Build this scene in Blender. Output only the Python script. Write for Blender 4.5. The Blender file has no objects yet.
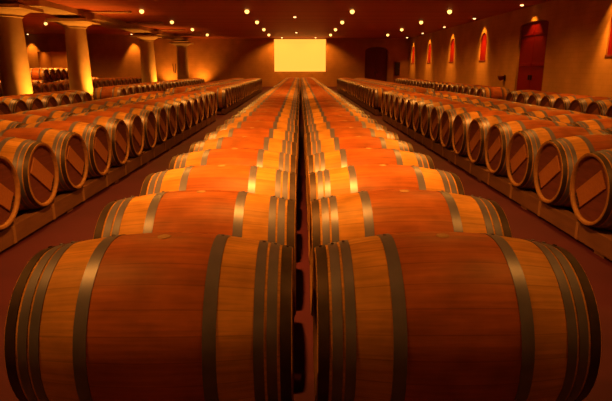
import bpy, bmesh, math, random
from mathutils import Vector, Matrix
random.seed(7)
PI = math.pi
scn = bpy.context.scene
COL = scn.collection

# ------------------------------------------------------------------ materials
def new_mat(name):
    m = bpy.data.materials.new(name); m.use_nodes = True
    nt = m.node_tree; b = nt.nodes['Principled BSDF']
    return m, nt, b
def N(nt, typ, **kw):
    n = nt.nodes.new(typ)
    for k, v in kw.items(): setattr(n, k, v)
    return n
def math_node(nt, op, a, b=None, c=None):
    n = N(nt, 'ShaderNodeMath', operation=op)
    for i, v in enumerate((a, b, c)):
        if v is None: continue
        if isinstance(v, (int, float)): n.inputs[i].default_value = v
        else: nt.links.new(v, n.inputs[i])
    return n.outputs[0]
def mixc(nt, fac, a, b, mode='MIX'):
    n = N(nt, 'ShaderNodeMix', data_type='RGBA', blend_type=mode)
    for i, v in ((0, fac), (6, a), (7, b)):
        if isinstance(v, (int, float)): n.inputs[i].default_value = v
        elif isinstance(v, tuple): n.inputs[i].default_value = (*v, 1)
        else: nt.links.new(v, n.inputs[i])
    return n.outputs[2]

def noisy(name, c1, c2, scale=4, rough=0.7, stretch=(1, 1, 1), metallic=0, bump=0.0, detail=4, spec=0.3):
    m, nt, b = new_mat(name)
    tc = N(nt, 'ShaderNodeTexCoord'); mp = N(nt, 'ShaderNodeMapping')
    mp.inputs['Scale'].default_value = stretch
    nt.links.new(tc.outputs['Object'], mp.inputs['Vector'])
    no = N(nt, 'ShaderNodeTexNoise'); no.inputs['Scale'].default_value = scale; no.inputs['Detail'].default_value = detail
    nt.links.new(mp.outputs[0], no.inputs['Vector'])
    cr = N(nt, 'ShaderNodeMapRange'); cr.inputs[1].default_value = .3; cr.inputs[2].default_value = .7
    nt.links.new(no.outputs[0], cr.inputs[0])
    nt.links.new(mixc(nt, cr.outputs[0], c1, c2), b.inputs['Base Color'])
    b.inputs['Roughness'].default_value = rough; b.inputs['Metallic'].default_value = metallic
    b.inputs['Specular IOR Level'].default_value = spec
    if bump:
        bp = N(nt, 'ShaderNodeBump'); bp.inputs['Strength'].default_value = bump; bp.inputs['Distance'].default_value = .02
        nt.links.new(no.outputs[0], bp.inputs['Height']); nt.links.new(bp.outputs[0], b.inputs['Normal'])
    return m

def emit(name, col, s):
    m, nt, b = new_mat(name)
    b.inputs['Base Color'].default_value = (.05, .03, .01, 1)
    b.inputs['Emission Color'].default_value = (*col, 1); b.inputs['Emission Strength'].default_value = s
    b.inputs['Specular IOR Level'].default_value = .05; b.inputs['Roughness'].default_value = .9
    return m

def barrel_wood():
    m, nt, b = new_mat('barrel_oak')
    uv = N(nt, 'ShaderNodeUVMap'); uv.uv_map = 'UVMap'
    sp = N(nt, 'ShaderNodeSeparateXYZ'); nt.links.new(uv.outputs[0], sp.inputs[0])
    u, v = sp.outputs[0], sp.outputs[1]
    oi = N(nt, 'ShaderNodeObjectInfo')
    rnd = oi.outputs['Random']
    st = math_node(nt, 'MULTIPLY', v, 26.0)
    idx = math_node(nt, 'FLOOR', st)
    fr = math_node(nt, 'FRACT', st)
    # per stave tone
    cx = N(nt, 'ShaderNodeCombineXYZ'); nt.links.new(idx, cx.inputs[0]); nt.links.new(math_node(nt, 'MULTIPLY', rnd, 97.0), cx.inputs[1])
    wn = N(nt, 'ShaderNodeTexWhiteNoise', noise_dimensions='3D'); nt.links.new(cx.outputs[0], wn.inputs['Vector'])
    # grain
    cg = N(nt, 'ShaderNodeCombineXYZ')
    nt.links.new(math_node(nt, 'MULTIPLY', u, 5.0), cg.inputs[0]); nt.links.new(math_node(nt, 'MULTIPLY', v, 150.0), cg.inputs[1])
    nt.links.new(math_node(nt, 'MULTIPLY', rnd, 50.0), cg.inputs[2])
    gr = N(nt, 'ShaderNodeTexNoise'); gr.inputs['Scale'].default_value = 1.0; gr.inputs['Detail'].default_value = 5
    nt.links.new(cg.outputs[0], gr.inputs['Vector'])
    cb = N(nt, 'ShaderNodeCombineXYZ')
    nt.links.new(math_node(nt, 'MULTIPLY', u, 7.0), cb.inputs[0]); nt.links.new(math_node(nt, 'MULTIPLY', v, 14.0), cb.inputs[1])
    nt.links.new(math_node(nt, 'MULTIPLY', rnd, 31.0), cb.inputs[2])
    bl = N(nt, 'ShaderNodeTexNoise'); bl.inputs['Scale'].default_value = 1.0; bl.inputs['Detail'].default_value = 3
    nt.links.new(cb.outputs[0], bl.inputs['Vector'])
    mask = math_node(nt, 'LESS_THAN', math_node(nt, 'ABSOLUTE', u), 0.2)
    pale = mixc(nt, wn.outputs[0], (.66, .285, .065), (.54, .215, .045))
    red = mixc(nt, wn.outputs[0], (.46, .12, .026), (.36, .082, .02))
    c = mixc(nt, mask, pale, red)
    mr = N(nt, 'ShaderNodeMapRange'); mr.inputs[1].default_value = .35; mr.inputs[2].default_value = .65
    mr.inputs[3].default_value = .82; mr.inputs[4].default_value = 1.08
    nt.links.new(gr.outputs[0], mr.inputs[0])
    mr2 = N(nt, 'ShaderNodeMapRange'); mr2.inputs[1].default_value = .3; mr2.inputs[2].default_value = .7
    mr2.inputs[3].default_value = .72; mr2.inputs[4].default_value = 1.1
    nt.links.new(bl.outputs[0], mr2.inputs[0])
    k = math_node(nt, 'MULTIPLY', mr.outputs[0], mr2.outputs[0])
    k = math_node(nt, 'MULTIPLY', k, math_node(nt, 'MULTIPLY_ADD', rnd, .3, .85))
    seam = math_node(nt, 'LESS_THAN', math_node(nt, 'ABSOLUTE', math_node(nt, 'SUBTRACT', fr, .5)), .475)
    k = math_node(nt, 'MULTIPLY', k, math_node(nt, 'MULTIPLY_ADD', seam, .22, .78))
    vm = N(nt, 'ShaderNodeVectorMath', operation='SCALE'); nt.links.new(c, vm.inputs[0]); nt.links.new(k, vm.inputs['Scale'])
    nt.links.new(vm.outputs[0], b.inputs['Base Color'])
    b.inputs['Roughness'].default_value = .5
    b.inputs['Specular IOR Level'].default_value = .2
    bp = N(nt, 'ShaderNodeBump'); bp.inputs['Strength'].default_value = .15; bp.inputs['Distance'].default_value = .004
    nt.links.new(gr.outputs[0], bp.inputs['Height']); nt.links.new(bp.outputs[0], b.inputs['Normal'])
    return m

M = {}
M['oak'] = barrel_wood()
M['chime'] = noisy('stave_end_grain', (.34, .14, .05), (.24, .09, .035), 30, .6)
M['hoop'] = noisy('galvanised_hoop', (.21, .175, .31), (.15, .125, .22), 9, .42, metallic=.4, spec=.5)
M['hoop_dark'] = noisy('dark_chime_hoop', (.10, .06, .07), (.06, .035, .04), 12, .45, metallic=.5)
M['head'] = noisy('stained_head', (.17, .042, .038), (.12, .028, .026), 6, .6, (1, 1, 9))
M['bar'] = noisy('head_bar_oak', (.40, .135, .05), (.32, .10, .04), 8, .55, (1, 8, 8))
M['peg'] = noisy('dark_peg', (.04, .02, .015), (.06, .03, .02), 20, .7)
M['bung'] = noisy('bung', (.5, .25, .12), (.4, .2, .1), 30, .6)
M['rail'] = noisy('rail_timber', (.20, .075, .045), (.15, .055, .035), 5, .7, (1, .6, 3), bump=.3)
M['light_strip'] = noisy('light_strip_tone', (.34, .15, .08), (.28, .12, .06), 9, .7)  # paler tone imitates light falling between the barrels
M['floor'] = noisy('floor_stone', (.08, .013, .032), (.062, .010, .025), 2.2, .6, bump=.05, spec=.15)
M['ceiling'] = None
M['stone'] = noisy('column_stone', (.50, .30, .14), (.42, .24, .11), 3, .8, bump=.15)
M['door'] = noisy('dark_red_door', (.20, .03, .02), (.14, .022, .016), 5, .5, (8, 8, 1))
M['red'] = noisy('red_paint', (.28, .007, .005), (.21, .006, .004), 6, .6, (6, 6, 1), spec=.08)
M['iron'] = noisy('dark_iron', (.06, .03, .02), (.04, .02, .015), 20, .5, metallic=.5)
M['trim'] = noisy('lamp_trim', (.3, .15, .08), (.25, .12, .06), 20, .4)
M['bulb'] = emit('bulb_glow', (1, .50, .11), 3.2)
M['bulb_dim'] = emit('dim_bulb_glow', (1, .55, .18), 5)
M['lit_wall'] = emit('lit_wall_glow', (1, .30, .034), 2.05)  # glow stands in for lamplight on the far wall

def ceiling_mat():
    m, nt, b = new_mat('boarded_ceiling')
    tc = N(nt, 'ShaderNodeTexCoord'); sp = N(nt, 'ShaderNodeSeparateXYZ'); nt.links.new(tc.outputs['Object'], sp.inputs[0])
    yb = math_node(nt, 'MULTIPLY', sp.outputs[1], 2.2)
    idx = math_node(nt, 'FLOOR', yb); fr = math_node(nt, 'FRACT', yb)
    wn = N(nt, 'ShaderNodeTexWhiteNoise', noise_dimensions='1D'); nt.links.new(idx, wn.inputs['W'])
    c = mixc(nt, wn.outputs[0], (.50, .10, .03), (.40, .075, .024))
    s = math_node(nt, 'GREATER_THAN', fr, .06)
    c2 = mixc(nt, s, (.24, .04, .015), c)
    nt.links.new(c2, b.inputs['Base Color']); b.inputs['Roughness'].default_value = .6
    b.inputs['Specular IOR Level'].default_value = .25
    return m
M['ceiling'] = ceiling_mat()

def wall_mat(name, c1, c2, mort, sc=1.0, bump=.35):
    m, nt, b = new_mat(name)
    tc = N(nt, 'ShaderNodeTexCoord'); sp = N(nt, 'ShaderNodeSeparateXYZ'); nt.links.new(tc.outputs['Object'], sp.inputs[0])
    cx = N(nt, 'ShaderNodeCombineXYZ')
    nt.links.new(math_node(nt, 'ADD', sp.outputs[0], sp.outputs[1]), cx.inputs[0]); nt.links.new(sp.outputs[2], cx.inputs[1])
    br = N(nt, 'ShaderNodeTexBrick'); nt.links.new(cx.outputs[0], br.inputs['Vector'])
    br.inputs['Scale'].default_value = sc; br.inputs['Mortar Size'].default_value = .012
    br.inputs['Brick Width'].default_value = .5; br.inputs['Row Height'].default_value = .16
    br.inputs['Color1'].default_value = (*c1, 1); br.inputs['Color2'].default_value = (*c2, 1); br.inputs['Mortar'].default_value = (*mort, 1)
    no = N(nt, 'ShaderNodeTexNoise'); no.inputs['Scale'].default_value = 1.3; no.inputs['Detail'].default_value = 6
    nt.links.new(tc.outputs['Object'], no.inputs['Vector'])
    mr = N(nt, 'ShaderNodeMapRange'); mr.inputs[1].default_value = .3; mr.inputs[2].default_value = .7; mr.inputs[3].default_value = .85; mr.inputs[4].default_value = 1.1
    nt.links.new(no.outputs[0], mr.inputs[0])
    vm = N(nt, 'ShaderNodeVectorMath', operation='SCALE'); nt.links.new(br.outputs[0], vm.inputs[0]); nt.links.new(mr.outputs[0], vm.inputs['Scale'])
    nt.links.new(vm.outputs[0], b.inputs['Base Color']); b.inputs['Roughness'].default_value = .85
    b.inputs['Specular IOR Level'].default_value = .1
    bp = N(nt, 'ShaderNodeBump'); bp.inputs['Strength'].default_value = bump; bp.inputs['Distance'].default_value = .01
    nt.links.new(br.outputs[1], bp.inputs['Height']); bp.invert = True; nt.links.new(bp.outputs[0], b.inputs['Normal'])
    return m
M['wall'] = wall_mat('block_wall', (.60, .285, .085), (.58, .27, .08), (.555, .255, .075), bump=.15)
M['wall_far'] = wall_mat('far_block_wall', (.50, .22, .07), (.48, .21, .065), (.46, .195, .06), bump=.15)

# ------------------------------------------------------------------ helpers
def link_mesh(name, bm, mats, parent=None, smooth=False, loc=None):
    me = bpy.data.meshes.new(name)
    bm.normal_update(); bm.to_mesh(me); bm.free()
    for m in (mats if isinstance(mats, (list, tuple)) else [mats]): me.materials.append(m)
    if smooth:
        for p in me.polygons: p.use_smooth = True
    o = bpy.data.objects.new(name, me); COL.objects.link(o)
    if parent: o.parent = parent
    if loc: o.location = loc
    return o
def box(bm, x0, x1, y0, y1, z0, z1, mi=0, bevel=0):
    r = bmesh.ops.create_cube(bm, size=1)
    vs = r['verts']
    for v in vs: v.co = Vector(((x0+x1)/2 + v.co.x*(x1-x0), (y0+y1)/2 + v.co.y*(y1-y0), (z0+z1)/2 + v.co.z*(z1-z0)))
    fs = {f for v in vs for f in v.link_faces}
    for f in fs: f.material_index = mi
    if bevel:
        es = list({e for v in vs for e in v.link_edges})
        bmesh.ops.bevel(bm, geom=es, offset=bevel, segments=2, affect='EDGES', profile=.5)
def lathe(bm, prof, axis='x', seg=32, mi=0, closed=False, uvx=False, c=(0, 0, 0), per_mi=None, smooth=True):
    """prof: list of (along, radius)."""
    uvl = bm.loops.layers.uv.get('UVMap') or bm.loops.layers.uv.new('UVMap')
    rings = []
    for a, r in prof:
        ring = []
        for k in range(seg):
            t = 2*PI*k/seg
            if axis == 'x': co = (a, r*math.sin(t), r*math.cos(t))
            else: co = (r*math.cos(t), r*math.sin(t), a)
            ring.append(bm.verts.new(Vector(co)+Vector(c)))
        rings.append(ring)
    n = len(rings)
    for i in range(n if closed else n-1):
        a, b = rings[i], rings[(i+1) % n]
        for k in range(seg):
            k2 = (k+1) % seg
            vs = (a[k], a[k2], b[k2], b[k]) if axis == 'z' else (a[k], b[k], b[k2], a[k2])
            f = bm.faces.new(vs)
            f.material_index = per_mi[i] if per_mi else mi
            f.smooth = smooth
            kk = [k, k+1, k+1, k] if axis == 'z' else [k, k, k+1, k+1]
            ii = [i, i, (i+1) % n, (i+1) % n] if axis == 'z' else [i, (i+1) % n, (i+1) % n, i]
            for l, q, w in zip(f.loops, kk, ii): l[uvl].uv = (prof[w][0], q/seg)
    return rings
def tag(o, label, cat, group=None, kind=None):
    o['label'] = label; o['category'] = cat
    if group: o['group'] = group
    if kind: o['kind'] = kind
def thing(name, loc, label, cat, group=None, rot=None):
    o = bpy.data.objects.new(name, None); COL.objects.link(o); o.location = loc
    if rot: o.rotation_euler = rot
    tag(o, label, cat, group); return o
def struct(name, bm, m, **kw):
    o = link_mesh(name, bm, m, **kw)
    if not kw.get('parent'): o['kind'] = 'structure'
    return o
def copy_tree(o, loc):
    r = o.copy(); COL.objects.link(r); r.location = loc
    for ch in o.children:
        c = ch.copy(); COL.objects.link(c); c.parent = r
        for g in ch.children:
            d = g.copy(); COL.objects.link(d); d.parent = c
    return r

# ------------------------------------------------------------------ the room
CAMZ = 1.44
CEIL = CAMZ + 2.25
FAR = 43.0
RW = 8.65
LW = -24.0
BACK = -5.0
BAYC = 3.98       # ceiling of the side bay left of the columns
BEAMX0, BEAMX1, BEAMZ = -9.8, -8.7, CAMZ + 1.9

bm = bmesh.new(); box(bm, LW, RW, BACK, FAR, -.2, 0); struct('floor', bm, M['floor'])
bm = bmesh.new(); box(bm, BEAMX1, RW+.2, BACK, FAR, CEIL, CEIL+.2); struct('ceiling', bm, M['ceiling'])
bm = bmesh.new(); box(bm, LW, BEAMX0, BACK, FAR, BAYC, BAYC+.2); struct('ceiling', bm, M['ceiling'])

# long beam over the columns, underside in shallow arches between column positions
cols_y = [17.9, 22.75, 33.3]
bm = bmesh.new()
n = 230
prev = None
for i in range(n+1):
    y = BACK + (FAR-BACK)*i/n
    t = ((y - 17.9) / 5.1) % 1.0
    z = BEAMZ + .16 * (1 - (2*t-1)**2)**.5
    ring = [bm.verts.new(co) for co in ((BEAMX0, y, z), (BEAMX1, y, z), (BEAMX1, y, BAYC+.2), (BEAMX0, y, BAYC+.2))]
    if prev:
        for k in range(4): bm.faces.new((prev[k], prev[(k+1) % 4], ring[(k+1) % 4], ring[k]))
    else: bm.faces.new(ring[::-1])
    prev = ring
bm.faces.new(prev)
bmesh.ops.recalc_face_normals(bm, faces=bm.faces)
struct('trim_1', bm, M['stone'])
# short ceiling ribs that run from the beam into the room
for i, y in enumerate((17.9, 22.75, 28.0, 33.3, 38.4)):
    bm = bmesh.new(); box(bm, BEAMX1, -6.9, y-.18, y+.18, CEIL-.07, CEIL); struct('trim_%d' % (i+2), bm, M['stone'])

def prism(bm, pts, d0, d1, plane):
    """outline pts (a,z) extruded from d0 to d1 along x (plane 'yz') or y (plane 'xz')"""
    def P(a, z, d): return (d, a, z) if plane == 'yz' else (a, d, z)
    A = [bm.verts.new(P(a, z, d0)) for a, z in pts]; B = [bm.verts.new(P(a, z, d1)) for a, z in pts]
    bm.faces.new(A); bm.faces.new(B[::-1])
    for k in range(len(pts)):
        k2 = (k+1) % len(pts); bm.faces.new((A[k2], A[k], B[k], B[k2]))
    bmesh.ops.recalc_face_normals(bm, faces=bm.faces)
def arch_pts(c, w, z0, z1, rise, n=14):
    pts = [(c-w/2, z0), (c+w/2, z0)]
    for k in range(n+1):
        t = PI*k/n
        pts.append((c + math.cos(t)*w/2, z1 - rise + math.sin(t)*rise))
    return pts
def wall_with_holes(name, plane, face, thick, a0, a1, z0, z1, holes, mat):
    """vertical wall; holes are (centre, width, z0, z1, rise). Built as columns of blocks so that arched tops stay true."""
    bm = bmesh.new()
    def P(a, z, d): return (d, a, z) if plane == 'yz' else (a, d, z)
    cuts = {a0, a1}
    for c, w, *_ in holes: cuts |= {c-w/2, c+w/2}
    cuts = sorted(cuts)
    for p, q in zip(cuts[:-1], cuts[1:]):
        mid = (p+q)/2
        h = [H for H in holes if H[0]-H[1]/2 < mid < H[0]+H[1]/2]
        if not h:
            prism(bm, [(p, z0), (q, z0), (q, z1), (p, z1)], face, face+thick, plane)
        else:
            c, w, hz0, hz1, rise = h[0]
            if hz0 > z0+.001: prism(bm, [(p, z0), (q, z0), (q, hz0), (p, hz0)], face, face+thick, plane)
            pts = [(q, z1), (p, z1)]
            for k in range(15):
                t = PI - PI*k/14
                pts.append((c+math.cos(t)*w/2, hz1-rise+math.sin(t)*rise))
            prism(bm, pts, face, face+thick, plane)
    bmesh.ops.recalc_face_normals(bm, faces=bm.faces)
    return struct(name, bm, mat)

# right wall: five arched window openings and a door
WIN_Y = [14.9, 25.75, 31.0, 36.4, 41.6]
DOOR_Y = 20.35
holes = [(y, .88, CAMZ+.36, CAMZ+1.60, .44) for y in WIN_Y] + [(DOOR_Y, 2.42, 0, CAMZ+1.68, .14)]
wall_with_holes('wall_right', 'yz', RW, .35, BACK, FAR+.35, 0, CEIL, holes, M['wall'])
far_holes = [(6.05, 1.78, 0, CAMZ+1.6, .3), (0.02, 4.1, CAMZ-.3, CEIL-.04, .02), (-19.3, 2.45, .55, CAMZ+1.22, .02)]
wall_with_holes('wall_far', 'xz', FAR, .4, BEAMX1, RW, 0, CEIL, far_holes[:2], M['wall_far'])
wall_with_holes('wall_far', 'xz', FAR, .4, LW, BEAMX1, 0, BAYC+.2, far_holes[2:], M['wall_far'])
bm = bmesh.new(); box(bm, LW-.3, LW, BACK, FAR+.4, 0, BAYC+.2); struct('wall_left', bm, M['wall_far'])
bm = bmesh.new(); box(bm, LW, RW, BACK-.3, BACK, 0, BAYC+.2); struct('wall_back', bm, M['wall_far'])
# recess behind the opening in the side bay
bm = bmesh.new()
box(bm, -20.9, -20.6, FAR+.4, FAR+2.4, .4, CAMZ+1.6); box(bm, -18.0, -17.7, FAR+.4, FAR+2.4, .4, CAMZ+1.6)
box(bm, -20.9, -17.7, FAR+2.4, FAR+2.6, .4, CAMZ+1.6); box(bm, -20.9, -17.7, FAR+.4, FAR+2.6, CAMZ+1.6, CAMZ+1.8); box(bm, -20.9, -17.7, FAR+.4, FAR+2.6, .3, .55)
box(bm, -19.36, -19.24, FAR+2.2, FAR+2.4, .55, CAMZ+1.6)
struct('trim_7', bm, M['wall_far'])

# windows in the right wall: closed red arched shutters
for i, y in enumerate(WIN_Y):
    z0, z1 = CAMZ+.36, CAMZ+1.60
    w = bpy.data.objects.new('window_%d' % (i+1), None); COL.objects.link(w); w['kind'] = 'structure'
    w.location = (RW+.035, y, z0)
    def leaf(sgn):
        bm = bmesh.new()
        pts = []
        ww = .432
        a = [(0, .0), (ww, .0)] + [(ww*math.cos(PI/2*k/10), (z1-z0-.44)+.433*math.sin(PI/2*k/10)) for k in range(11)]
        pts = [(sgn*(p[0] if p[0] > 0 else .006), p[1]) for p in a]
        if abs(pts[-1][0]) < .007: pts[-1] = (sgn*.006, pts[-1][1])
        if sgn < 0: pts = pts[::-1]
        prism(bm, pts, 0, .05, 'yz'); return link_mesh('shutter', bm, M['red'], w)
    for s in (-1, 1): leaf(s)
    bm = bmesh.new(); box(bm, -.05, .02, -.47, .47, -.07, 0, bevel=.01)
    link_mesh('window_sill', bm, M['door'], w)
# door in the right wall
def double_door(name, c, w, z1, rise, plane, face, depth_sign, mat, hx):
    d = bpy.data.objects.new(name, None); COL.objects.link(d); d['kind'] = 'structure'
    d.location = (face, c, 0) if plane == 'yz' else (c, face, 0)
    for s in (-1, 1):
        bm = bmesh.new()
        h = w/2-.01
        pts = [(s*.012, .01), (s*h, .01)] + [(s*h*math.cos(PI/2*k/10) if k < 10 else s*.012, z1-rise-.02+rise*math.sin(PI/2*k/10)) for k in range(11)]
        if s < 0: pts = pts[::-1]
        prism(bm, pts, 0, .07, plane)
        lf = link_mesh('door_leaf', bm, mat, d)
        # raised rails
        for z in (.25, z1*.5, z1-rise-.3):
            bm = bmesh.new()
            a0, a1 = sorted((s*.08, s*(h-.08)))
            if plane == 'yz': box(bm, -.025, 0, a0, a1, z-.06, z+.06, bevel=.008)
            else: box(bm, a0, a1, -.025, 0, z-.06, z+.06, bevel=.008)
            link_mesh('door_rail', bm, mat, lf)
        bm = bmesh.new()
        a = s*.1
        if plane == 'yz': box(bm, -.06, 0, a-.02, a+.02, 1.0, 1.18, bevel=.01)
        else: box(bm, a-.02, a+.02, -.06, 0, 1.0, 1.18, bevel=.01)
        link_mesh('door_handle', bm, M['iron'], lf)
double_door('door_1', DOOR_Y, 2.42, CAMZ+1.68, .14, 'yz', RW+.07, 1, M['red'], 0)
double_door('door_2', 6.05, 1.78, CAMZ+1.6, .3, 'xz', FAR+.12, 1, M['door'], 0)

# brightly lit recessed patch of the far wall, imitated by a glowing panel
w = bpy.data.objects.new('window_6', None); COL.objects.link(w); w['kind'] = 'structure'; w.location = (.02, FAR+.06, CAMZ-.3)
bm = bmesh.new(); box(bm, -2.03, 2.03, 0, .04, .02, CEIL-.06-CAMZ+.3, bevel=.01); link_mesh('glow_panel', bm, M['lit_wall'], w)
bm = bmesh.new()
hh = CEIL-.04-CAMZ+.3
box(bm, -2.05, 2.05, -.055, -.01, 0, .03)
link_mesh('window_sill', bm, M['wall_far'], w)  # ledge under the glowing wall patch

# small cabinet on the far wall, wall lantern on the right wall, iron ornament
c = thing('wall_cabinet', (7.72, FAR, .86), 'small dark narrow cabinet on the far wall right of the arched door', 'cabinet')
bm = bmesh.new(); box(bm, -.2, .2, -.16, 0, 0, 1.05, bevel=.012); link_mesh('cabinet_body', bm, M['door'], c)
bm = bmesh.new(); box(bm, -.17, .17, -.185, -.16, .04, 1.0, bevel=.006); dr = link_mesh('cabinet_door', bm, M['iron'], c)
bm = bmesh.new(); box(bm, .11, .13, -.21, -.185, .45, .58, bevel=.004); link_mesh('handle', bm, M['trim'], dr)
c = thing('wall_lantern', (RW, 22.7, 1.04), 'small dark bowl shaped lantern on the right wall beside the red door', 'lantern')
bm = bmesh.new(); box(bm, -.03, 0, -.06, .06, -.12, .12, bevel=.008); link_mesh('back_plate', bm, M['iron'], c)
bm = bmesh.new(); lathe(bm, [(-.12, .01), (-.10, .06), (-.04, .11), (.05, .14), (.08, .145), (.08, .13), (-.03, .09), (-.09, .03)], 'z', 20, c=(-.17, 0, 0)); link_mesh('bowl', bm, M['door'], c)
c = thing('iron_ornament', (-9.9, FAR-.001, CAMZ-.4), 'thin dark iron ornament on the far wall left of the last column', 'ornament')
for s, nm in ((-1, 'rod'), (1, 'rod')):
    bm = bmesh.new(); box(bm, -.02, .02, -.05, 0, 0, .72, bevel=.006)
    for v in bm.verts: v.co.x += s*.05 + s*v.co.z*.09
    link_mesh(nm, bm, M['iron'], c)

# columns
names = ['nearest of the round stone columns at left, cut off by the picture edge',
         'second round stone column from the left, brightly lit at its foot',
         'third round stone column from the left, slim in the middle distance',
         'farthest round stone column, dark between two glowing patches of the far wall']
for i, (x, y) in enumerate([(-9.35, 17.9), (-9.2, 22.75), (-9.25, 33.3), (-9.0, 41.9)]):
    t = thing('stone_column', (x, y, 0), names[i], 'column', 'columns along the left side')
    R = .445
    bm = bmesh.new(); box(bm, -.62, .62, -.62, .62, 0, .12, bevel=.02); link_mesh('plinth', bm, M['stone'], t)
    H = BEAMZ
    pr = [(.12, R+.1), (.16, R+.12), (.22, R+.1), (.26, R+.03), (.30, R+.01), (1.2, R), (2.2, R-.02), (H-.34, R-.05)]
    bm = bmesh.new(); lathe(bm, pr, 'z', 48); link_mesh('shaft', bm, M['stone'], t)
    bm = bmesh.new()
    lathe(bm, [(H-.34, R-.05), (H-.33, R+.0), (H-.30, R+.0), (H-.29, R-.03), (H-.24, R+.04), (H-.18, R+.16), (H-.13, R+.25), (H-.11, R+.26)], 'z', 48)
    box(bm, -.8, .8, -.8, .8, H-.11, H, bevel=.012)
    link_mesh('capital', bm, M['stone'], t)

# ------------------------------------------------------------------ barrels
HL = .465; RH = .287; RB = .348
def rad(x): return RB - (RB-RH)*(abs(x)/HL)**1.9
HOOPS = [(.203, .043, 'hoop'), (.357, .033, 'hoop'), (.399, .033, 'hoop'), (.4435, .036, 'hoop_dark')]
def body_bm(seg, nx):
    bm = bmesh.new()
    xs = [-HL + 2*HL*i/nx for i in range(nx+1)]
    prof = [(-HL+.032, RH-.03), (-HL+.004, RH-.024), (-HL, RH-.018), (-HL, RH-.004)] + [(x, rad(x)) for x in xs] + [(HL, RH-.004), (HL, RH-.018), (HL-.004, RH-.024), (HL-.032, RH-.03)]
    k = len(prof)-1
    per = [1]*4 + [0]*(k-8) + [1]*4
    lathe(bm, prof, 'x', seg, per_mi=per)
    return bm
def hoop_bm(c, w, seg, s):
    bm = bmesh.new(); t = .0035
    a, b = s*c-w/2, s*c+w/2
    t = .0025
    for pr in ([(a, rad(a)-.002), (a, rad(a)+t)], [(a, rad(a)+t), (b, rad(b)+t)], [(b, rad(b)+t), (b, rad(b)-.002)]): lathe(bm, pr, 'x', seg)
    for q in range(1):   # rivet
        box(bm, s*c-.005, s*c+.005, .05, .06, rad(s*c)-.006, rad(s*c)+.0015)
    return bm
def head_bm(s, seg):
    bm = bmesh.new(); x = s*(HL-.028)
    r = RH-.028
    vs = [bm.verts.new((x, r*math.sin(2*PI*k/seg), r*math.cos(2*PI*k/seg))) for k in range(seg)]
    f = bm.faces.new(vs if s < 0 else vs[::-1])
    vb = [bm.verts.new((x-s*.02, r*math.sin(2*PI*k/seg), r*math.cos(2*PI*k/seg))) for k in range(seg)]
    bm.faces.new(vb[::-1] if s < 0 else vb)
    for k in range(seg):
        bm.faces.new((vs[k], vb[k], vb[(k+1) % seg], vs[(k+1) % seg]))
    bmesh.ops.recalc_face_normals(bm, faces=bm.faces)
    return bm
def bar_bm(s):
    """oak cross bar of the head with a row of dark pegs; slopes down away from the viewer"""
    bm = bmesh.new(); x = s*(HL-.028); a = math.radians(36)
    hw = .078; L = .195
    box(bm, min(x, x+s*.014), max(x, x+s*.014), -L, L, -hw, hw, 0, bevel=.004)
    for k in range(5):
        z = .05-.03*k
        y = .212
        box(bm, min(x, x+s*.012), max(x, x+s*.012), y-.016, y+.012, z-.008, z+.008, 1)
    bmesh.ops.rotate(bm, verts=bm.verts, cent=(0, 0, 0), matrix=Matrix.Rotation(-a, 3, 'X'))
    return bm

def make_barrel():
    t = thing('wine_barrel', (0, 0, 0), '', 'barrel')
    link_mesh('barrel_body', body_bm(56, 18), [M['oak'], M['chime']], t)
    for c, w, k in HOOPS:
        for s in (-1, 1):
            o = link_mesh('hoop', hoop_bm(c, w, 56, s), M[k], t)
            for p in o.data.polygons: p.use_smooth = p.area > .0001
    for s in (-1, 1):
        h = link_mesh('barrel_head', head_bm(s, 40), M['head'], t)
        link_mesh('head_bar', bar_bm(s), [M['bar'], M['peg']], h)
    bm = bmesh.new(); lathe(bm, [(RB-.006, .024), (RB+.001, .024), (RB+.002, .018), (RB+.002, .0005)], 'z', 16)
    link_mesh('bung', bm, M['bung'], t)
    return t
def small_barrel_bm(seg=24):
    bm = bmesh.new()
    prof = []; per = []
    t = .003
    marks = [(-HL, 0)]
    def add(x, r, mi=None):
        prof.append((x, r));
        if mi is not None: per.append(mi)
    add(-HL+.03, RH-.03); per.append(1)
    add(-HL, RH-.02); per.append(1)
    segs = []
    x = -HL
    for c, w, k in sorted([(s*c, w, k) for c, w, k in HOOPS for s in (-1, 1)]):
        a, b = c-w/2, c+w/2
        if a > x+.012:
            nsub = max(1, int((a-x)/.1))
            for j in range(nsub):
                xx = x+(a-x)*j/nsub; prof.append((xx, rad(xx))); per.append(0)
        prof.append((a, rad(a)+t)); per.append(2 if k == 'hoop' else 3)
        prof.append((b, rad(b)+t)); per.append(0)
        x = b
    prof.append((HL, RH)); per.append(1); prof.append((HL, RH-.02)); per.append(1); prof.append((HL-.03, RH-.03))
    lathe(bm, prof, 'x', seg, per_mi=per[:len(prof)-1])
    for s in (-1, 1):
        x = s*(HL-.03); r = RH-.03
        vs = [bm.verts.new((x, r*math.sin(2*PI*k/seg), r*math.cos(2*PI*k/seg))) for k in range(seg)]
        f = bm.faces.new(vs if s < 0 else vs[::-1]); f.material_index = 4
        f.normal_update()
        if f.normal.x*s < 0: f.normal_flip()
        a = math.radians(36); n0 = len(bm.verts); bm.verts.ensure_lookup_table()
        old = set(bm.verts)
        box(bm, min(x, x+s*.012), max(x, x+s*.012), -.195, .195, -.078, .078, 5)
        nv = [v for v in bm.verts if v not in old]
        bmesh.ops.rotate(bm, verts=nv, cent=(0, 0, 0), matrix=Matrix.Rotation(-a, 3, 'X'))
    return bm

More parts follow.
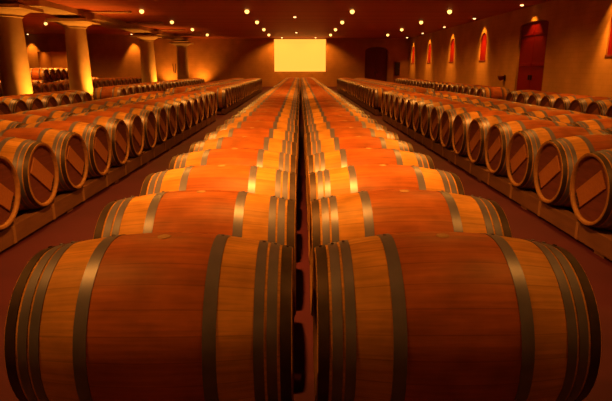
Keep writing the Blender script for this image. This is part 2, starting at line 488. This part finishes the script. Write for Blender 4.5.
AX = .5; SP = .718
def seq(y0, y1, sp=SP):
    r = []; y = y0
    while y <= y1+.01: r.append(y); y += sp
    return r
rows = []   # (x, ys, z, name of row, block phrase)
rows.append((-.49, seq(1.822, 36.6, .7165), AX, 'centre row left of the middle gap', '', ))
rows.append((.523, seq(1.822, 36.6, .7165), AX, 'centre row right of the middle gap', ''))
rows.append((-2.785, seq(4.01-SP, 14.9), AX, 'row facing left aisle', 'near block'))
rows.append((2.765, seq(5.504-3*SP, 14.9), AX, 'row facing right aisle', 'near block'))
rows.append((-2.785, seq(17.15, 33.4), AX, 'row facing left aisle', 'far block'))
rows.append((2.765, seq(16.85, 33.4), AX, 'row facing right aisle', 'far block'))
rows.append((-3.775, seq(4.25-SP, 14.9), AX, 'second row behind the left aisle', 'near block'))
rows.append((3.755, seq(3.5, 14.9), AX, 'second row behind the right aisle', 'near block'))
rows.append((-3.775, seq(17.15, 33.4), AX, 'second row behind the left aisle', 'far block'))
rows.append((3.755, seq(16.85, 33.4), AX, 'second row behind the right aisle', 'far block'))
rows.append((-6.335, seq(14.9-9*SP, 15), AX, 'row in front of the columns', 'near block'))
rows.append((6.335, seq(14.9-8*SP, 15), AX, 'row along the right wall', 'near block'))
rows.append((-6.335, seq(18.0, 33.4), AX, 'row in front of the columns', 'far block'))
rows.append((6.335, seq(17.5, 33.4), AX, 'row along the right wall', 'far block'))
rows.append((-10.6, seq(18.0, 23.8), AX, 'row behind the columns', 'near block'))
rows.append((-10.6, seq(26.6, 37), AX, 'row behind the columns', 'far block'))
rows.append((-11.6, seq(20.0, 24), AX, 'second row behind the columns', 'near block'))
rows.append((-11.6, seq(26.6, 37), AX, 'second row behind the columns', 'far block'))
rows.append((-13.97, seq(24.4, 37), AX, 'third row behind the columns', ''))
rows.append((-14.97, seq(24.4, 37), AX, 'fourth row behind the columns', ''))

# leave out the barrels that lie wholly outside the view beside the nearest ones
rows = [(x, [y for y in ys if (abs(x)-HL)*526.4/((y+RB)*.97+.25) < 309 or abs(x) < 1], z, a, b) for x, ys, z, a, b in rows]
ones = ['', 'first', 'second', 'third', 'fourth', 'fifth', 'sixth', 'seventh', 'eighth', 'ninth', 'tenth', 'eleventh', 'twelfth', 'thirteenth', 'fourteenth', 'fifteenth', 'sixteenth', 'seventeenth', 'eighteenth', 'nineteenth']
tens = {2: ('twenty', 'twentieth'), 3: ('thirty', 'thirtieth'), 4: ('forty', 'fortieth'), 5: ('fifty', 'fiftieth')}
def ordinal(n):
    if n < 20: return ones[n]
    t, o = divmod(n, 10)
    return tens[t][1] if o == 0 else tens[t][0]+'-'+ones[o]

items = []
for ri, (x, ys, z, rn, blk) in enumerate(rows):
    for k, y in enumerate(ys):
        where = rn
        n = k+1; N_ = len(ys)
        if blk: where = rn + ', ' + blk
        if n <= N_*.6: pos = ordinal(n)+' from front' if n > 1 else 'nearest'
        else: pos = ordinal(N_-n+1)+' from far end' if n < N_ else 'farthest'
        items.append([x, y, z, ri, 'red-banded barrel, %s in %s' % (pos, where)])
# upper tier standing on the third row behind the columns
for k in range(5):
    y = 24.4 + 6.5*SP + k*SP
    items.append([-13.97, y, AX+.60, 'tier', 'dark barrel of the upper tier behind the second column, %s from front' % ordinal(k+1)])
    
proto = make_barrel()
near_first = True
small_me = None
so = link_mesh('wine_barrel', small_barrel_bm(), [M['oak'], M['chime'], M['hoop'], M['hoop_dark'], M['head'], M['bar']])
small_used = False
items.sort(key=lambda t: math.hypot(t[0], t[1]))
GRP = {0: 'barrels of the left centre row', 1: 'barrels of the right centre row', 'tier': 'upper tier barrels at far left'}
MAXN = 300
rest = []
def jitter(): return random.uniform(-.006, .006)
for i, (x, y, z, ri, lab) in enumerate(items):
    if ri in GRP: g = GRP[ri]
    else: g = 'barrels of the ' + rows[ri][3] + (', ' + rows[ri][4] if rows[ri][4] else '')
    x += jitter()
    d = math.hypot(x, y)
    if i >= MAXN: rest.append((x, y, z)); continue
    if d < 17:
        if near_first: o = proto; o.location = (x, y, z); near_first = False
        else: o = copy_tree(proto, (x, y, z))
        o['label'] = lab
    else:
        if not small_used: o = so; o.location = (x, y, z); small_used = True
        else: o = so.copy(); COL.objects.link(o); o.location = (x, y, z)
        tag(o, lab, 'barrel')
    o['group'] = g
bm = bmesh.new()
for x, y, z in rest:
    b2 = small_barrel_bm(20)
    bmesh.ops.translate(b2, verts=b2.verts, vec=(x, y, z))
    tmp = bpy.data.meshes.new('tmp'); b2.to_mesh(tmp); b2.free(); bm.from_mesh(tmp); bpy.data.meshes.remove(tmp)
if rest:
    o = link_mesh('wine_barrel', bm, [M['oak'], M['chime'], M['hoop'], M['hoop_dark'], M['head'], M['bar']])
    tag(o, 'the farthest wine barrels, lying tiny in rows near the far end', 'barrel', None, 'stuff')

# racks under the rows
for ri, (x, ys, z, rn, blk) in enumerate(rows):
    y0, y1 = ys[0]-.36, ys[-1]+.36
    t = thing('barrel_rack', (x, y0, 0), 'low timber rack under the %s%s' % (rn, (', ' + blk) if blk else ''), 'rack', 'racks under the barrel rows')
    top = AX - rad(.315) - .001
    for s in (-1, 1):
        a = sorted((s*.315, s*.415))
        bm = bmesh.new(); box(bm, a[0], a[1], 0, y1-y0, .025, top, bevel=.006)
        yy = .2
        while yy < y1-y0-.1:
            box(bm, a[0]+.01, a[1]-.01, yy-.07, yy+.07, 0, .027); yy += 1.436
        rl = link_mesh('rail', bm, M['rail'], t)
        side = 1 if x < 0 else -1
        if s == side and (abs(x) > 1) and ri < 4:
            for y in ys:  # pale strips stand in for bands of light on the rail face
                bm = bmesh.new(); xf = s*.415
                box(bm, min(xf, xf+s*.01), max(xf, xf+s*.01), y+.15-y0, y+.19-y0, .03, top-.004)
                link_mesh('light_strip', bm, M['light_strip'], rl)
    for y in ys[::4]:
        bm = bmesh.new(); box(bm, -.315, .315, y-.33-y0, y-.25-y0, .03, .1, bevel=.004); link_mesh('crosspiece', bm, M['rail'], t)

# ------------------------------------------------------------------ lamps
ORANGE = (1, .39, .04)
def spot(name, loc, power, angle, blend=1, aim=None, col=ORANGE, size=.05, parent=None):
    l = bpy.data.lights.new(name, 'SPOT'); l.energy = power; l.color = col; l.spot_size = math.radians(angle); l.spot_blend = blend; l.shadow_soft_size = size
    o = bpy.data.objects.new(name, l); COL.objects.link(o)
    o.location = loc
    d = Vector(aim)-Vector(loc) if aim else Vector((0, 0, -1))
    o.rotation_euler = d.to_track_quat('-Z', 'Y').to_euler()
    return o
def downlight(x, y, zc, label, group, dim=False):
    t = thing('ceiling_lamp', (x, y, zc), label, 'lamp', group)
    r = .085 if not dim else .07
    bm = bmesh.new(); lathe(bm, [(0, r+.02), (-.008, r+.02), (-.012, r+.01), (-.008, r), (0, r)], 'z', 24); link_mesh('trim_ring', bm, M['trim'], t)
    bm = bmesh.new()
    if dim: lathe(bm, [(-.006, r-.005), (-.03, r-.01), (-.045, r-.035), (-.05, .001)], 'z', 20)
    else: lathe(bm, [(-.004, r-.035), (-.03, r-.006), (-.07, r+.008), (-.11, r-.006), (-.14, r-.036), (-.158, .001)], 'z', 20)
    link_mesh('bulb', bm, M['bulb_dim' if dim else 'bulb'], t)
    return t
LY = [-3.3, 1.8, 6.9, 12.0, 17.1, 22.2, 27.3, 32.4, 37.5]  # the two nearest rows are unseen lamps added to fill the front barrels
LX = [(-2.1, 'inner left line'), (2.1, 'inner right line'), (-6.28, 'outer left line'), (6.0, 'outer right line')]
POW = {-3.3: 150, 1.8: 70, 6.9: 360, 12.0: 400}
for x, nm in LX:
    for k, y in enumerate(LY):
        downlight(x, y, CEIL, ('glowing round ceiling lamp, %s from the front in the %s' % (ordinal(k-4), nm)) if y > 20 else 'unseen ceiling lamp outside the view, %s, %s from the front' % (nm, ordinal(k+1)), 'bright round ceiling lamps')
        p = POW.get(y, 350)
        if abs(x) > 3: p = 270 if y > 4 else 30
        if y < 0 and x == 2.1: p = 70
        if y == 1.8 and abs(x) < 3: p = 240 if x < 0 else 140
        spot('lamp_light', (x, y, CEIL-.2), p, 155, 1, size=.08)
for k, y in enumerate((25.1, 35.9, 3.0, 14.5)):
    downlight(-.22, y, CEIL, 'dim flush downlight on the ceiling centre line, %s' % ['nearer of the two in view', 'farther of the two in view', 'overhead', 'just above the view'][k], 'dim flush downlights', True)
    spot('lamp_light', (-.22, y, CEIL-.07), [150, 150, 1120, 350][k], 98, aim=(-.15, y+(1.35 if k == 2 else 0), .6))
t = downlight(-14.6, 32, BAYC, 'single glowing lamp in the side bay between the two nearest columns', None)
for k, y in enumerate((21.8, 26.9, 32, 37.1)):  # all but the third are unseen lamps added to brighten the bay
    if k != 2: downlight(-14.6, y, BAYC, 'unseen lamp added to fill the side bay, behind the %s column' % ('nearest' if k < 2 else 'second'), 'side bay lamps')
    spot('lamp_light', (-14.6, y, BAYC-.2), 1300, 158)
# wall washers above the right-wall windows and door
WY = [15.1, DOOR_Y] + WIN_Y[1:]
for k, y in enumerate(WY):
    downlight(8.14, y, CEIL, 'small dim downlight close to the right wall above the %s' % ['nearest red window', 'red double door', 'second red window', 'third red window', 'fourth red window', 'farthest red window'][k], 'dim flush downlights', True)
    spot('washer_light', (8.34, y, CEIL-.06), 110, 88, .6, aim=(8.40, y, 0), size=.03)
    if y != DOOR_Y: spot('washer_light', (8.12, y, CEIL-.06), 620, 58, 1, aim=(8.62, y, .9), size=.03)
# spots that shine down the far wall
for x in (-12.95, -20.9):
    spot('washer_light', (x, FAR-.42, BAYC-.05), 800, 66, .6, aim=(x, FAR-.25, 0), size=.03)
    t = downlight(x, FAR-.42, BAYC, 'dim downlight close to the far wall of the side bay, %s' % ('right one' if x > -15 else 'left one'), 'dim flush downlights', True)
for x in (-1.35, 1.2):
    t = downlight(x, FAR-1.2, CEIL, 'dim downlight above the glowing far wall panel, %s one' % ('left' if x < 0 else 'right'), 'dim flush downlights', True)
    spot('washer_light', (x, FAR-1.2, CEIL-.05), 700, 125, .5, aim=(x*1.1, FAR, 1.2), size=.03)
# floor uplights at the column feet and far wall
def uplight(x, y, label, aim, p, ang=80):
    t = thing('floor_uplight', (x, y, 0), label, 'uplight', 'floor uplights by the columns')
    bm = bmesh.new(); lathe(bm, [(0, .09), (.07, .09), (.08, .08), (.06, .07), (0.06, .001)], 'z', 20); link_mesh('housing', bm, M['iron'], t)
    bm = bmesh.new(); lathe(bm, [(.062, .068), (.068, .001)], 'z', 20); link_mesh('lens', bm, M['bulb_dim'], t)
    spot('uplight_light', (x, y, .1), p, ang, 1, aim=aim, size=.04)
uplight(-8.3, 17.75, 'small floor uplight at the foot of the nearest column', (-9.0, 17.8, 3.3), 560, 130)
uplight(-8.25, 22.55, 'small floor uplight at the foot of the second column', (-9.0, 22.6, 3.3), 800, 110)
uplight(-8.3, 33.1, 'small floor uplight at the foot of the third column', (-9.0, 33.2, 3.3), 600, 110)
uplight(-10.3, FAR-.75, 'floor uplight at the far wall left of the farthest column', (-10.1, FAR-.1, 2.5), 330, 130)
uplight(-7.7, FAR-.75, 'floor uplight at the far wall right of the farthest column', (-7.9, FAR-.1, 2.5), 330, 130)
spot('recess_light', (-18.6, FAR+1.2, CAMZ+1.5), 150, 150)
spot('recess_light', (-20.0, FAR+1.2, CAMZ+1.5), 90, 150)

# ------------------------------------------------------------------ world and camera
wd = bpy.data.worlds.new('cellar_air'); scn.world = wd; wd.use_nodes = True
wd.node_tree.nodes['Background'].inputs[0].default_value = (1, .2, .05, 1)
wd.node_tree.nodes['Background'].inputs[1].default_value = .01
cam = bpy.data.cameras.new('camera'); co = bpy.data.objects.new('camera', cam); COL.objects.link(co)
f = 526.4
cam.sensor_width = 36; cam.lens = 36*f/612; cam.clip_end = 200; cam.clip_start = .05
co.location = (0, 0, CAMZ)
co.rotation_euler = (PI/2 - math.atan(132.5/f), 0, -math.atan(6/f))
scn.camera = co
vs = scn.view_settings
vs.view_transform = 'Standard'; vs.look = 'None'; vs.gamma = 1; vs.use_curve_mapping = False; vs.exposure = 0.0
